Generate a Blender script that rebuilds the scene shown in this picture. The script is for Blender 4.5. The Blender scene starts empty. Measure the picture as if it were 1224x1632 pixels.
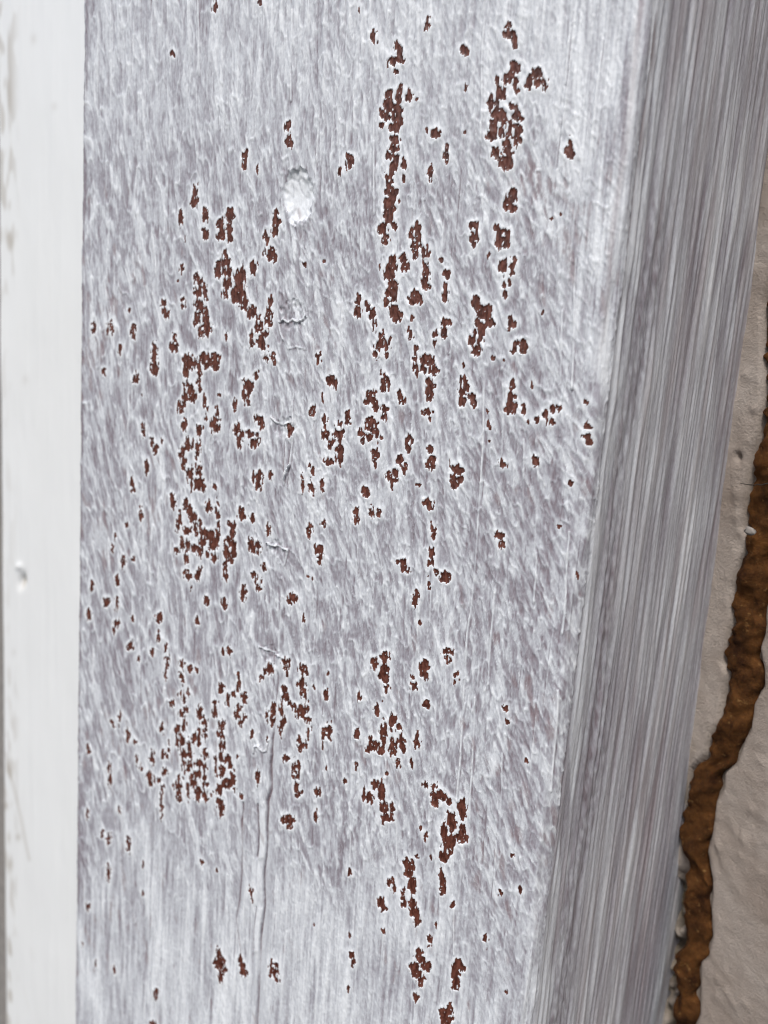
import bpy, math
import numpy as np
from mathutils import Matrix

# ------------------------------------------------------------------ camera
# The board front is the plane y = 0 (x right, z up, y into the wall); metres.
PW, PH = 1224.0, 1632.0            # size of the measured photograph
FPX = 1300.0                       # focal length in those pixels
YAW = math.radians(30.0)
BOARD_W = 0.110                    # width of the post's front face


def unit(v):
    return v / np.linalg.norm(v)


vz = unit(np.array([63 - PW / 2, 8150 - PH / 2, FPX]))     # world down seen by the camera
zc = -vz
y0 = np.array([0, 0, 1.0]); y0 = unit(y0 - zc * y0.dot(zc))
x0 = np.cross(y0, zc)
yc = math.cos(YAW) * y0 + math.sin(YAW) * x0
xc = np.cross(yc, zc)
M = np.stack([xc, yc, zc], axis=1)      # world -> camera (right, down, forward)


def ray(px, py):
    return M.T @ np.array([(px - PW / 2) / FPX, (py - PH / 2) / FPX, 1.0])


def hit0(px, py, d):
    r = ray(px, py); t = d / r[1]
    return r * t


_l, _r = hit0(126, 816, 1.0)[0], hit0(936, 816, 1.0)[0]
CAM_D = BOARD_W / (_r - _l)
CAM = np.array([-_l * CAM_D, -CAM_D, 0.0])


def to_plane_y(px, py, y=0.0):
    r = ray(px, py); t = (y - CAM[1]) / r[1]
    return CAM + r * t


def to_plane(px, py, p, n):
    r = ray(px, py); t = np.dot(p - CAM, n) / np.dot(r, n)
    return CAM + r * t


def project(P):
    q = (P - CAM) @ M.T
    return q[..., 0] / q[..., 2] * FPX + PW / 2, q[..., 1] / q[..., 2] * FPX + PH / 2


scene = bpy.context.scene
cd = bpy.data.cameras.new('camera')
cam = bpy.data.objects.new('camera', cd)
scene.collection.objects.link(cam)
rot = np.stack([M[0], -M[1], -M[2]], axis=1)
mw = Matrix.Identity(4)
for i in range(3):
    for j in range(3):
        mw[i][j] = float(rot[i, j])
    mw[i][3] = float(CAM[i])
cam.matrix_world = mw
cd.sensor_fit = 'VERTICAL'
cd.sensor_height = 24.0
cd.lens = FPX / PH * 24.0
cd.clip_start = 0.005
cd.clip_end = 50
cd.dof.use_dof = True
cd.dof.focus_distance = float((M @ (to_plane_y(690, 830) - CAM))[2])
cd.dof.aperture_fstop = cd.lens / 1.6        # aperture of about a millimetre and a half
scene.camera = cam
scene.render.resolution_x, scene.render.resolution_y = 768, 1024

# ------------------------------------------------------------------ sky, sun, exposure
SUN_EL, SUN_AZ = math.radians(54), math.radians(5)       # azimuth from the board's normal, minus = from the left
world = bpy.data.worlds.new('World'); scene.world = world
world.use_nodes = True
wn = world.node_tree.nodes; wl = world.node_tree.links
sky = wn.new('ShaderNodeTexSky'); sky.sky_type = 'NISHITA'; sky.sun_disc = False
sky.sun_elevation = SUN_EL
sky.air_density = 1.0; sky.dust_density = 3.0; sky.ozone_density = 1.0
wl.new(sky.outputs[0], wn['Background'].inputs[0])
wn['Background'].inputs[1].default_value = 0.115
sd = bpy.data.lights.new('sun', 'SUN')
sun = bpy.data.objects.new('sun', sd); scene.collection.objects.link(sun)
sd.energy = 2.2; sd.angle = math.radians(11); sd.color = (1.0, 0.985, 0.965)
# direction towards the sun
sx = math.sin(SUN_AZ) * math.cos(SUN_EL); sy = -math.cos(SUN_AZ) * math.cos(SUN_EL); sz = math.sin(SUN_EL)
from mathutils import Vector
sun.rotation_euler = Vector((sx, sy, sz)).to_track_quat('Z', 'Y').to_euler()
sky.sun_rotation = math.atan2(sx, sy)
scene.view_settings.view_transform = 'Standard'
scene.view_settings.look = 'None'
scene.view_settings.gamma = 1.0
scene.view_settings.exposure = 0.2
scene.cycles.filter_width = 1.0

# ------------------------------------------------------------------ helpers
COL = scene.collection


def fnoise(shape, step, l, ang=0.0, seed=0):
    """Gaussian noise of unit deviation; l = correlation lengths (s, z) in mm, ang leans the long axis (degrees)."""
    nz, ns = shape
    rng = np.random.default_rng(seed)
    F = np.fft.rfft2(rng.standard_normal((nz, ns)).astype(np.float32))
    fz = np.fft.fftfreq(nz, step[1])[:, None]
    fs = np.fft.rfftfreq(ns, step[0])[None, :]
    a = math.radians(-ang); c, s = math.cos(a), math.sin(a)
    u = fs * c + fz * s
    v = -fs * s + fz * c
    F *= np.exp(-2 * math.pi ** 2 * ((u * l[0]) ** 2 + (v * l[1]) ** 2) * 0.5)
    n = np.fft.irfft2(F, (nz, ns))
    return (n / n.std()).astype(np.float32)


def gblur(A, step, l):
    nz, ns = A.shape
    pad = 40
    B = np.pad(A, pad, mode='edge')
    F = np.fft.rfft2(B)
    fz = np.fft.fftfreq(B.shape[0], step[1])[:, None]
    fs = np.fft.rfftfreq(B.shape[1], step[0])[None, :]
    F *= np.exp(-2 * math.pi ** 2 * ((fs * l) ** 2 + (fz * l) ** 2))
    return np.fft.irfft2(F, B.shape)[pad:-pad, pad:-pad].astype(np.float32)


def sstep(a, b, x):
    t = np.clip((x - a) / (b - a), 0, 1)
    return t * t * (3 - 2 * t)


def mesh_from(name, V, Q, attrs, mat, N=None):
    """Quads Q over vertices V with float point attributes."""
    me = bpy.data.meshes.new(name)
    me.vertices.add(len(V)); me.vertices.foreach_set('co', V.astype(np.float32).ravel())
    me.loops.add(Q.size); me.loops.foreach_set('vertex_index', Q.astype(np.int32).ravel())
    k = Q.shape[1]
    me.polygons.add(len(Q))
    me.polygons.foreach_set('loop_start', np.arange(0, Q.size, k, dtype=np.int32))
    me.polygons.foreach_set('use_smooth', np.ones(len(Q), dtype=bool))
    for an, arr in attrs.items():
        at = me.attributes.new(an, 'FLOAT', 'POINT')
        at.data.foreach_set('value', arr.astype(np.float32).ravel())
    me.materials.append(mat)
    me.update(calc_edges=True)
    return me


def sub_mesh(name, V, Q, attrs, mat):
    idx, inv = np.unique(Q, return_inverse=True)
    return mesh_from(name, V[idx], inv.reshape(Q.shape), {k: a[idx] for k, a in attrs.items()}, mat)


def link(name, me, parent=None, **props):
    o = bpy.data.objects.new(name, me); COL.objects.link(o)
    if parent is not None:
        o.parent = parent
    for k, v in props.items():
        o[k] = v
    return o


def grid_quads(nz, ns, flip=False):
    i = np.arange(nz - 1)[:, None] * ns + np.arange(ns - 1)[None, :]
    q = np.stack([i, i + 1, i + ns + 1, i + ns], axis=-1).reshape(-1, 4)
    return q[:, ::-1] if flip else q


class Nodes:
    def __init__(self, name):
        self.m = bpy.data.materials.new(name); self.m.use_nodes = True
        self.t = self.m.node_tree; self.b = self.t.nodes['Principled BSDF']

    def n(self, kind, **kw):
        o = self.t.nodes.new(kind)
        for k, v in kw.items():
            setattr(o, k, v)
        return o

    def l(self, a, b):
        self.t.links.new(a, b)

    def attr(self, name):
        return self.n('ShaderNodeAttribute', attribute_name=name).outputs['Fac']

    def mix(self, fac, a, b, blend='MIX'):
        o = self.n('ShaderNodeMix', data_type='RGBA', blend_type=blend)
        for i, v in ((0, fac), (6, a), (7, b)):
            if isinstance(v, (int, float)):
                o.inputs[i].default_value = v
            elif isinstance(v, tuple):
                o.inputs[i].default_value = (*v, 1)
            else:
                self.l(v, o.inputs[i])
        return o.outputs[2]

    def noise(self, scale, detail=3, rough=0.55, stretch=None):
        tc = self.n('ShaderNodeTexCoord')
        o = self.n('ShaderNodeTexNoise'); o.inputs['Scale'].default_value = scale
        o.inputs['Detail'].default_value = detail; o.inputs['Roughness'].default_value = rough
        if stretch:
            mp = self.n('ShaderNodeMapping'); mp.inputs['Scale'].default_value = stretch
            self.l(tc.outputs['Object'], mp.inputs[0]); self.l(mp.outputs[0], o.inputs[0])
        else:
            self.l(tc.outputs['Object'], o.inputs[0])
        return o.outputs[0]

    def ramp(self, fac, stops):
        o = self.n('ShaderNodeValToRGB')
        e = o.color_ramp.elements
        while len(e) < len(stops):
            e.new(0.5)
        for el, (p, c) in zip(e, stops):
            el.position = p; el.color = (*c, 1)
        self.l(fac, o.inputs[0])
        return o.outputs[0]

    def maprange(self, v, a, b, c, d):
        o = self.n('ShaderNodeMapRange')
        self.l(v, o.inputs[0])
        for i, x in enumerate((a, b, c, d)):
            o.inputs[i + 1].default_value = x
        return o.outputs[0]

    def bump(self, h, dist, strength=1.0, prev=None):
        o = self.n('ShaderNodeBump'); o.inputs['Distance'].default_value = dist
        o.inputs['Strength'].default_value = strength
        self.l(h, o.inputs['Height'])
        if prev is not None:
            self.l(prev, o.inputs['Normal'])
        return o.outputs[0]


# ------------------------------------------------------------------ materials
def thin_paint():
    """One coat of white over brown timber: 'paint' is the film's thickness, 'bare' where it has pulled back."""
    k = Nodes('thin_white_paint_over_brown')
    fine = k.noise(2600, 4, 0.6, (1, 1, 0.35))
    p = k.attr('paint')
    add = k.n('ShaderNodeMath', operation='ADD')
    k.l(p, add.inputs[0]); k.l(k.maprange(fine, 0.3, 0.7, -0.12, 0.12), add.inputs[1])
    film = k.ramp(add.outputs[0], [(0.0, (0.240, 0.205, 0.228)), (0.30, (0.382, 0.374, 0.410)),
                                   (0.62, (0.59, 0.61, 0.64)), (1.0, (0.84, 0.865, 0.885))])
    film = k.mix(k.attr('bleed'), film, (0.23, 0.125, 0.115))
    wood = k.mix(k.maprange(k.noise(1500, 4, 0.65, (1, 1, 0.4)), 0.38, 0.66, 0, 1), (0.058, 0.017, 0.011), (0.175, 0.062, 0.042))
    base = k.mix(k.maprange(k.attr('bare'), 0.3, 0.7, 0, 1), film, wood)
    k.l(base, k.b.inputs['Base Color'])
    k.l(k.maprange(p, 0, 1, 0.55, 0.40), k.b.inputs['Roughness'])
    k.b.inputs['Specular IOR Level'].default_value = 0.4
    k.l(k.bump(k.noise(3200, 3, 0.6, (1, 1, 0.4)), 0.00010, 0.7), k.b.inputs['Normal'])
    return k.m


def gloss_white():
    k = Nodes('white_gloss_paint')
    c = k.mix(k.attr('stain'), (0.85, 0.865, 0.855), (0.40, 0.35, 0.28))
    c = k.mix(k.maprange(k.noise(60, 4, 0.6, (1, 1, 0.3)), 0.35, 0.75, 0, 0.10), c, (0.70, 0.70, 0.66))
    k.l(c, k.b.inputs['Base Color'])
    k.b.inputs['Roughness'].default_value = 0.38
    k.l(k.bump(k.noise(900, 4, 0.6, (1, 1, 0.15)), 0.00008, 0.6), k.b.inputs['Normal'])
    return k.m


def plaster():
    k = Nodes('old_plaster')
    c = k.mix(k.maprange(k.noise(70, 5, 0.6), 0.3, 0.7, 0, 1), (0.33, 0.27, 0.225), (0.46, 0.40, 0.35))
    c = k.mix(k.attr('dirt'), c, (0.10, 0.075, 0.04))
    k.l(c, k.b.inputs['Base Color'])
    k.b.inputs['Roughness'].default_value = 0.8
    b1 = k.bump(k.noise(420, 6, 0.68), 0.0005, 0.6)
    k.l(k.bump(k.noise(1900, 5, 0.75), 0.00045, 0.9, b1), k.b.inputs['Normal'])
    return k.m


def foam_mat():
    k = Nodes('aged_brown_foam')
    c = k.mix(k.maprange(k.noise(150, 6, 0.72), 0.36, 0.64, 0, 1), (0.030, 0.011, 0.004), (0.135, 0.056, 0.016))
    c = k.mix(k.maprange(k.noise(700, 3, 0.6), 0.62, 0.75, 0, 0.6), c, (0.34, 0.19, 0.07))
    k.l(c, k.b.inputs['Base Color'])
    k.b.inputs['Roughness'].default_value = 0.9
    k.b.inputs['Specular IOR Level'].default_value = 0.12
    k.b.inputs['Subsurface Weight'].default_value = 0.25
    k.b.inputs['Subsurface Radius'].default_value = (1.0, 0.4, 0.12)
    k.b.inputs['Subsurface Scale'].default_value = 0.001
    k.l(k.bump(k.noise(1000, 6, 0.75), 0.0007, 0.8), k.b.inputs['Normal'])
    return k.m


def plain(name, col, rough=0.6):
    k = Nodes(name)
    c = k.mix(k.maprange(k.noise(300, 4), 0.3, 0.7, 0, 1), col, tuple(v * 0.75 for v in col))
    k.l(c, k.b.inputs['Base Color']); k.b.inputs['Roughness'].default_value = rough
    return k.m


MAT_PAINT, MAT_WHITE, MAT_PLASTER, MAT_FOAM = thin_paint(), gloss_white(), plaster(), foam_mat()

# ------------------------------------------------------------------ measured marks
# Bare patches: tiles of the measured survey: (x0, y0, scale, [(cx, cy, w, h), ...]) in enlarged tile units.
TILES = [
 (120, 280, 4.371, [(842,125,28,110),(830,195,45,90),(735,285,22,90),(910,285,40,100),(908,400,38,80),(768,445,10,40),(1018,340,50,120),(1015,420,50,60),(1083,275,55,90),(1075,380,40,70),(1080,435,45,60),(1042,535,25,50),(1050,600,60,80),(1000,660,45,90),(1065,660,40,70),(745,650,25,65),(855,725,55,85),(860,805,60,80),(908,810,35,100),(860,900,50,80),(885,930,50,90),(845,1000,55,90),(910,990,50,90),(875,1085,45,80),(920,1060,60,120),(1062,760,55,80),(1045,825,40,70),(1150,715,90,90),(1165,790,45,100),(1115,840,60,110),(1175,890,55,80),(610,890,40,45),(630,960,50,80),(745,890,35,90),(1215,960,40,70),(133,1040,22,35),(128,1085,22,25),(228,1035,14,25),(228,1095,12,60),(258,1050,25,80),(405,1090,45,80),(318,1205,22,60),(690,1135,30,60),(685,1195,55,75),(552,1240,35,150),(783,1280,60,70),(900,1270,75,80),(978,1280,65,80),(1055,1120,12,55),(380,935,12,15),(720,735,10,12)]),
 (380, 180, 4.371, [(350,100,35,80),(360,190,45,100),(55,305,38,80),(770,335,30,100),(705,410,16,50),(265,700,25,50),(265,760,50,70),(260,830,40,60),(190,850,25,50),(205,890,25,50),(180,965,14,30),(238,985,62,95),(110,1080,45,95),(20,1200,55,230),(465,1055,22,25),(600,1035,18,20),(1040,445,35,60),(1050,500,50,70),(1060,555,90,90),(1065,610,110,80),(1055,660,90,90),(1050,730,60,80),(1080,785,35,50),(1005,810,70,80),(1025,870,50,70),(1012,905,25,30)]),
 (560, 0, 5.44, [(205,330,55,110),(660,210,50,110),(975,445,70,80),(405,410,50,80),(415,455,35,60),(370,530,90,80),(430,525,50,60),(320,580,30,40),(390,625,35,40),(320,820,80,80),(320,910,90,110),(395,950,90,90),(265,970,30,40),(300,1010,60,70),(265,1085,35,40),(400,1040,85,120),(375,1110,110,80),(420,800,45,110),(415,870,50,60),(500,830,50,90),(560,865,22,22),(375,1215,80,80),(370,1290,70,90),(330,1350,70,70),(385,1380,60,80),(375,1450,60,90),(360,1510,35,40),(310,1530,35,60),(330,1590,60,60),(458,1430,35,80),(452,1535,16,45),(735,1155,75,80),(828,1345,38,130),(685,1490,35,120),(990,755,18,50),(655,1135,10,35),(978,1145,10,25),(8,1400,15,40)]),
 (720, 0, 5.1, [(455,215,35,65),(470,280,90,60),(510,330,50,110),(510,550,90,100),(460,640,80,90),(520,680,60,90),(530,735,30,40),(690,600,80,80),(640,640,60,90),(700,670,80,70),(615,710,40,50),(755,680,50,90),(370,670,25,90),(395,760,85,110),(315,840,45,110),(370,850,50,90),(385,930,110,90),(430,980,50,90),(335,1030,80,110),(330,1100,90,90),(400,1080,60,70),(500,870,75,60),(525,940,50,70),(475,1030,45,170),(460,1100,40,60),(535,1060,60,80),(530,1140,60,100),(455,1185,60,100),(465,1240,60,60),(350,1230,70,80),(380,1270,50,60),(440,1330,110,120),(575,970,25,50),(960,1160,45,90),(960,1230,75,110)]),
 (560, 300, 5.44, [(355,620,60,80),(345,690,90,90),(335,750,100,110),(360,840,80,90),(360,900,110,90),(300,990,50,80),(370,965,40,40),(455,620,60,100),(470,680,80,80),(575,345,50,80),(580,420,60,100),(555,500,80,70),(545,570,60,80),(510,420,45,50),(528,360,20,60),(635,550,30,70),(662,570,35,130),(628,670,35,60),(650,730,70,90),(640,790,80,60),(645,850,85,70),(560,920,90,70),(555,970,120,80),(65,965,50,80),(60,1070,55,90),(145,1040,30,90),(185,1090,50,90),(200,1180,35,100),(370,1050,50,70),(395,1110,100,90),(260,1290,50,100),(240,1370,70,80),(213,1440,35,60),(300,1330,30,80),(328,1340,35,100),(295,1435,38,65),(530,1115,35,55),(490,1225,20,40),(520,1275,35,60),(560,1400,35,50),(557,1450,28,60),(728,1260,30,80),(722,1340,32,50),(830,750,60,90),(822,850,35,80),(820,930,55,90),(825,1160,90,80),(815,1240,60,100),(660,1490,110,100),(630,1560,60,80),(715,1580,80,80),(562,1550,35,60),(575,1600,30,50),(250,685,22,50),(780,625,20,40)]),
 (720, 300, 5.1, [(490,60,90,100),(460,140,85,80),(500,165,60,60),(190,305,75,70),(190,370,40,80),(175,415,60,30),(188,455,35,40),(365,330,40,70),(390,370,70,90),(440,370,50,60),(410,410,110,70),(378,460,40,60),(445,460,40,40),(420,640,70,120),(500,635,50,130),(430,790,30,60),(470,765,25,50),(440,860,30,90),(300,545,14,40),(200,930,60,90),(230,990,70,80),(300,980,50,90),(270,1030,110,80),(315,1090,35,50),(205,1090,45,80),(250,1150,70,100),(185,1170,30,80),(165,1240,60,90),(200,1310,70,90),(240,1230,40,60),(485,1065,40,60),(495,1110,60,70),(470,1150,50,40),(515,1265,35,50),(505,1315,50,70),(578,1295,62,100),(330,1375,32,45),(352,1108,12,22),(418,1398,14,16),(98,1448,16,30),(740,1005,22,30),(885,215,30,14),(818,245,25,18)]),
 (120, 560, 4.371, [(552,40,25,80),(555,115,50,90),(200,145,20,55),(422,185,28,80),(790,60,60,80),(775,120,40,90),(820,90,40,70),(895,40,65,70),(910,90,45,60),(978,75,65,90),(860,130,25,50),(865,190,28,80),(870,260,14,40),(770,235,40,50),(800,260,35,60),(820,315,50,100),(768,335,35,80),(735,390,40,70),(740,420,30,40),(908,365,28,100),(990,440,40,90),(965,510,30,90),(990,540,25,60),(915,470,18,25),(1005,308,14,20),(1110,375,32,70),(1190,240,50,80),(1210,290,40,80),(1180,320,30,60),(1200,355,40,40),(475,540,16,85),(760,510,40,80),(870,545,45,65),(1130,540,45,80),(1155,590,35,100),(1143,650,25,50),(535,630,22,70),(562,690,35,55),(610,640,22,45),(785,645,40,80),(820,635,20,70),(855,680,28,110),(748,700,35,75),(755,780,35,70),(800,870,40,80),(815,830,20,60),(862,840,40,110),(850,920,60,80),(890,940,40,90),(815,940,20,60),(500,805,18,95),(395,915,18,60),(403,968,18,25),(685,1050,32,60),(680,1010,30,40),(770,1070,30,60),(800,1110,40,60),(935,1075,35,90),(990,1090,20,70),(1160,1120,40,60),(460,1115,16,50),(973,945,18,30),(465,300,12,16),(1210,580,30,50)]),
 (380, 460, 5.44, [(45,120,55,80),(65,185,30,50),(125,200,70,90),(175,260,40,90),(180,330,65,90),(280,130,28,100),(270,210,50,90),(260,290,50,130),(130,400,40,70),(120,470,35,80),(240,395,50,60),(200,450,80,70),(205,500,80,50),(250,600,40,80),(290,590,55,60),(315,645,28,40),(155,755,30,80),(80,840,90,80),(95,900,40,60),(45,910,28,80),(75,990,50,40),(150,1130,30,50),(195,1150,60,90),(195,1210,50,50),(110,1265,60,55),(175,1280,28,70),(135,1340,70,80),(450,1225,60,90),(698,600,40,80),(800,800,60,90),(840,830,35,60),(635,1070,65,50),(660,1035,18,40),(755,1140,45,80),(755,1260,42,120),(840,1240,35,70),(885,1180,28,60),(890,1255,45,100),(880,1310,25,50),(815,1335,60,50),(795,1360,25,50),(955,1120,38,100),(875,1400,55,80),(875,1470,45,120),(785,1500,75,70),(625,1535,20,30),(650,1590,30,70),(730,955,12,60)]),
 (560, 560, 5.44, [(270,200,30,50),(290,260,80,80),(275,320,50,50),(315,300,30,60),(160,380,40,70),(205,365,30,60),(185,430,100,70),(205,490,50,50),(128,440,30,30),(295,500,55,60),(293,560,50,80),(170,620,110,80),(170,670,110,60),(85,705,45,60),(150,735,50,60),(105,775,30,50),(225,720,28,100),(258,745,30,25),(415,375,30,60),(440,420,50,60),(670,280,80,90),(670,350,70,90),(670,410,60,60),(700,300,50,40),(660,530,80,60),(680,580,35,70),(965,240,35,60),(990,310,70,90),(960,350,80,80),(960,430,60,70),(1050,390,60,50),(1065,450,35,60),(500,770,55,80),(490,830,30,60),(205,880,70,80),(205,940,30,60),(205,985,28,40),(420,945,60,70),(445,1000,50,60),(470,1020,45,80),(335,1070,50,70),(375,1060,40,80),(365,1120,60,60),(360,1160,35,50),(680,855,60,55),(695,950,85,80),(700,1000,60,60),(665,980,35,60),(925,1030,100,90),(900,1110,60,110),(950,1110,45,60),(905,1160,60,50),(125,1215,65,80),(45,1380,40,60),(42,1460,45,70),(173,1400,40,90),(238,1400,35,45),(665,1310,85,60),(685,1345,40,50),(700,1530,50,80),(710,1600,30,60),(580,1150,25,25),(855,970,12,50)]),
 (720, 560, 4.533, [(435,250,40,80),(430,320,60,60),(430,380,75,60),(420,425,70,55),(525,425,35,70),(680,450,40,60),(685,485,30,60),(735,420,50,50),(775,410,40,60),(728,500,45,55),(620,490,35,35),(265,545,28,55),(265,435,20,25),(88,108,16,35),(578,250,18,55),(965,360,35,35),(985,500,22,20),(975,545,60,35),(970,615,55,50),(990,650,35,40),(605,790,42,80),(380,825,35,40),(358,795,20,40),(860,945,25,45),(345,1330,70,50),(365,1385,38,70),(768,1270,32,35),(555,510,14,22),(275,645,14,12),(910,1610,14,45)]),
 (120, 780, 4.371, [(460,165,18,70),(685,105,32,55),(770,105,30,60),(800,150,30,60),(825,185,45,80),(730,195,20,80),(715,255,28,80),(780,290,70,50),(840,290,40,80),(872,245,22,70),(895,310,50,70),(890,370,50,60),(925,340,20,60),(935,110,35,80),(990,170,22,140),(998,240,22,50),(953,320,28,80),(960,395,60,60),(990,330,30,100),(965,470,40,60),(1075,245,40,40),(1095,290,45,90),(1110,255,30,50),(1070,350,40,60),(1090,380,50,60),(1060,430,45,100),(1100,440,45,90),(1085,495,40,50),(1050,540,22,70),(1048,615,28,40),(745,390,28,80),(790,400,35,80),(828,415,25,40),(712,422,35,40),(872,430,35,80),(773,480,28,55),(920,460,14,40),(780,600,45,60),(865,570,35,70),(862,610,50,50),(805,685,16,25),(910,775,35,55),(1038,795,40,60),(1172,715,40,100),(1160,175,45,70),(845,920,30,70),(585,890,45,60),(575,1025,25,60),(630,1105,22,50),(642,1190,30,60),(740,1210,35,40),(540,1135,18,40),(220,795,40,65),(290,795,20,70),(290,930,28,55),(100,880,28,70),(270,980,12,30),(400,890,22,50),(385,1080,40,75),(335,510,25,80),(295,640,22,60),(118,660,14,80),(257,415,18,50),(280,330,14,40),(400,485,20,30),(1080,1130,40,60),(1030,1130,18,40),(365,248,25,25),(445,1180,14,50)]),
 (380, 740, 5.44, [(180,120,65,120),(178,190,40,60),(130,110,16,100),(283,80,28,80),(558,165,18,150),(645,60,25,80),(635,190,50,80),(660,250,25,70),(730,185,28,100),(118,465,45,60),(265,565,35,100),(110,680,45,80),(125,730,60,60),(170,715,50,100),(617,570,42,120),(735,520,35,60),(695,740,70,90),(710,800,50,80),(695,855,25,40),(220,895,35,55),(140,960,50,50),(155,1000,35,40),(185,1070,55,60),(205,1020,25,50),(465,1160,75,90),(603,968,18,20),(570,1340,25,70),(643,988,12,15)]),
 (560, 840, 4.08, [(522,180,40,90),(518,230,35,50),(550,285,20,40),(610,325,60,65),(508,362,28,60),(330,225,55,50),(345,260,35,60),(370,285,25,25),(418,470,45,100),(150,880,40,80),(220,850,65,80),(215,930,50,70),(215,965,60,50),(225,990,25,30),(235,1060,35,50),(475,910,60,80),(475,960,50,70),(410,1030,45,60),(402,980,20,40),(630,810,70,40),(625,850,40,60),(680,960,40,40),(688,1005,30,40),(490,1155,40,45),(55,1100,20,60),(165,1190,28,55),(445,622,12,25),(1000,1175,30,30),(200,1130,12,16)]),
 (380, 1020, 5.44, [(410,200,65,90),(430,285,35,60),(280,250,45,80),(228,262,22,50),(195,330,30,40),(555,235,80,60),(585,270,35,60),(570,330,30,60),(550,385,70,60),(565,450,50,90),(410,420,50,80),(410,490,55,90),(480,580,35,80),(450,545,40,30),(535,610,50,90),(520,650,40,60),(560,650,30,40),(590,590,38,110),(605,700,40,90),(605,770,40,60),(605,830,12,50),(305,595,35,80),(300,700,35,70),(372,610,35,130),(388,705,35,90),(360,790,28,90),(250,650,28,100),(250,850,14,70),(120,810,18,70),(530,870,50,80),(545,920,30,80),(575,910,30,60),(415,1025,40,70),(490,1120,35,130),(520,1180,45,50),(525,1100,20,90),(510,1270,50,70),(525,1320,50,60),(500,1350,20,40),(435,1560,100,80),(440,1610,50,50),(795,780,45,130),(745,810,40,80),(760,470,32,70),(655,410,22,30),(775,285,28,40),(1030,810,40,90),(1050,490,25,70),(1025,1080,20,60),(675,1530,22,100),(685,1320,45,70),(925,1220,25,40),(170,1190,28,90),(30,1350,35,35),(765,1110,16,40),(735,930,12,60)]),
 (560, 1120, 4.371, [(178,55,28,65),(285,130,45,100),(310,110,40,50),(325,170,35,50),(225,210,42,150),(165,290,80,60),(150,320,90,40),(205,325,40,50),(140,255,20,40),(290,280,45,60),(290,330,45,70),(345,250,45,80),(360,300,40,70),(375,330,20,30),(460,230,18,80),(460,285,35,50),(325,425,40,50),(418,415,18,60),(170,570,50,60),(205,590,45,100),(205,650,45,60),(90,640,20,70),(132,665,50,70),(230,740,60,80),(235,800,50,80),(285,760,40,120),(265,810,40,40),(520,575,40,50),(580,580,30,60),(600,640,75,60),(585,690,50,70),(640,660,60,40),(680,685,30,50),(770,720,55,100),(775,775,50,70),(690,790,50,80),(705,840,70,60),(705,885,50,40),(645,900,40,90),(650,970,50,80),(710,950,55,80),(690,1000,45,80),(770,900,40,80),(780,945,70,60),(645,1070,65,70),(655,1030,30,60),(525,910,25,80),(385,1130,50,100),(425,1140,35,80),(400,1190,60,60),(455,1075,25,25),(1100,125,30,45),(1068,40,30,30),(1215,400,18,30),(480,880,14,40),(555,1080,14,30),(250,490,12,22),(1125,1060,22,25)]),
 (560, 1360, 4.371, [(425,210,55,90),(432,265,28,50),(278,190,40,60),(300,240,30,60),(208,335,45,60),(225,375,40,50),(195,360,25,40),(362,295,20,80),(372,350,40,40),(422,355,50,90),(450,410,70,60),(460,470,30,90),(628,150,30,60),(632,200,45,70),(635,250,40,60),(700,355,28,40),(597,495,26,28),(550,600,30,50),(548,645,25,22),(470,700,55,70),(485,740,50,50),(440,790,70,70),(520,790,60,70),(465,840,70,60),(480,890,40,60),(500,860,30,40),(735,780,60,80),(730,840,55,80),(770,800,35,40),(728,910,45,80),(445,1005,40,60),(655,1110,80,70),(660,1160,90,70),(690,1090,35,70),(1040,270,25,50),(1173,260,25,55),(935,605,25,55),(952,655,18,22),(225,540,18,40),(1075,960,18,25)]),
 (240, 1300, 3.6, [(580,440,24,80),(395,790,25,70),(400,840,55,90),(405,910,28,80),(425,885,25,30),(375,850,25,40),(517,830,22,50),(530,875,30,60),(548,900,24,40),(695,880,30,80),(715,900,28,70),(725,935,25,50),(720,860,14,40),(1155,800,22,35),(1162,840,26,50),(1140,688,14,35),(1145,320,16,40),(290,265,20,25),(933,627,14,18),(35,1015,20,60),(380,313,10,16),(1135,990,12,30),(15,1190,30,20)]),
 (120, 1080, 2.957, [(178,210,16,40),(208,195,10,50),(247,270,22,50),(285,305,12,15),(62,330,12,50),(160,420,12,30),(167,490,12,45),(290,385,12,45),(310,430,12,30),(210,628,14,30),(58,640,10,50),(128,735,10,35),(160,760,16,40),(253,780,14,70),(157,920,14,80),(320,1020,10,25),(58,1082,12,35),(35,1257,8,15),(185,1370,12,35),(323,880,9,25),(95,1350,10,25)]),
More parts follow.
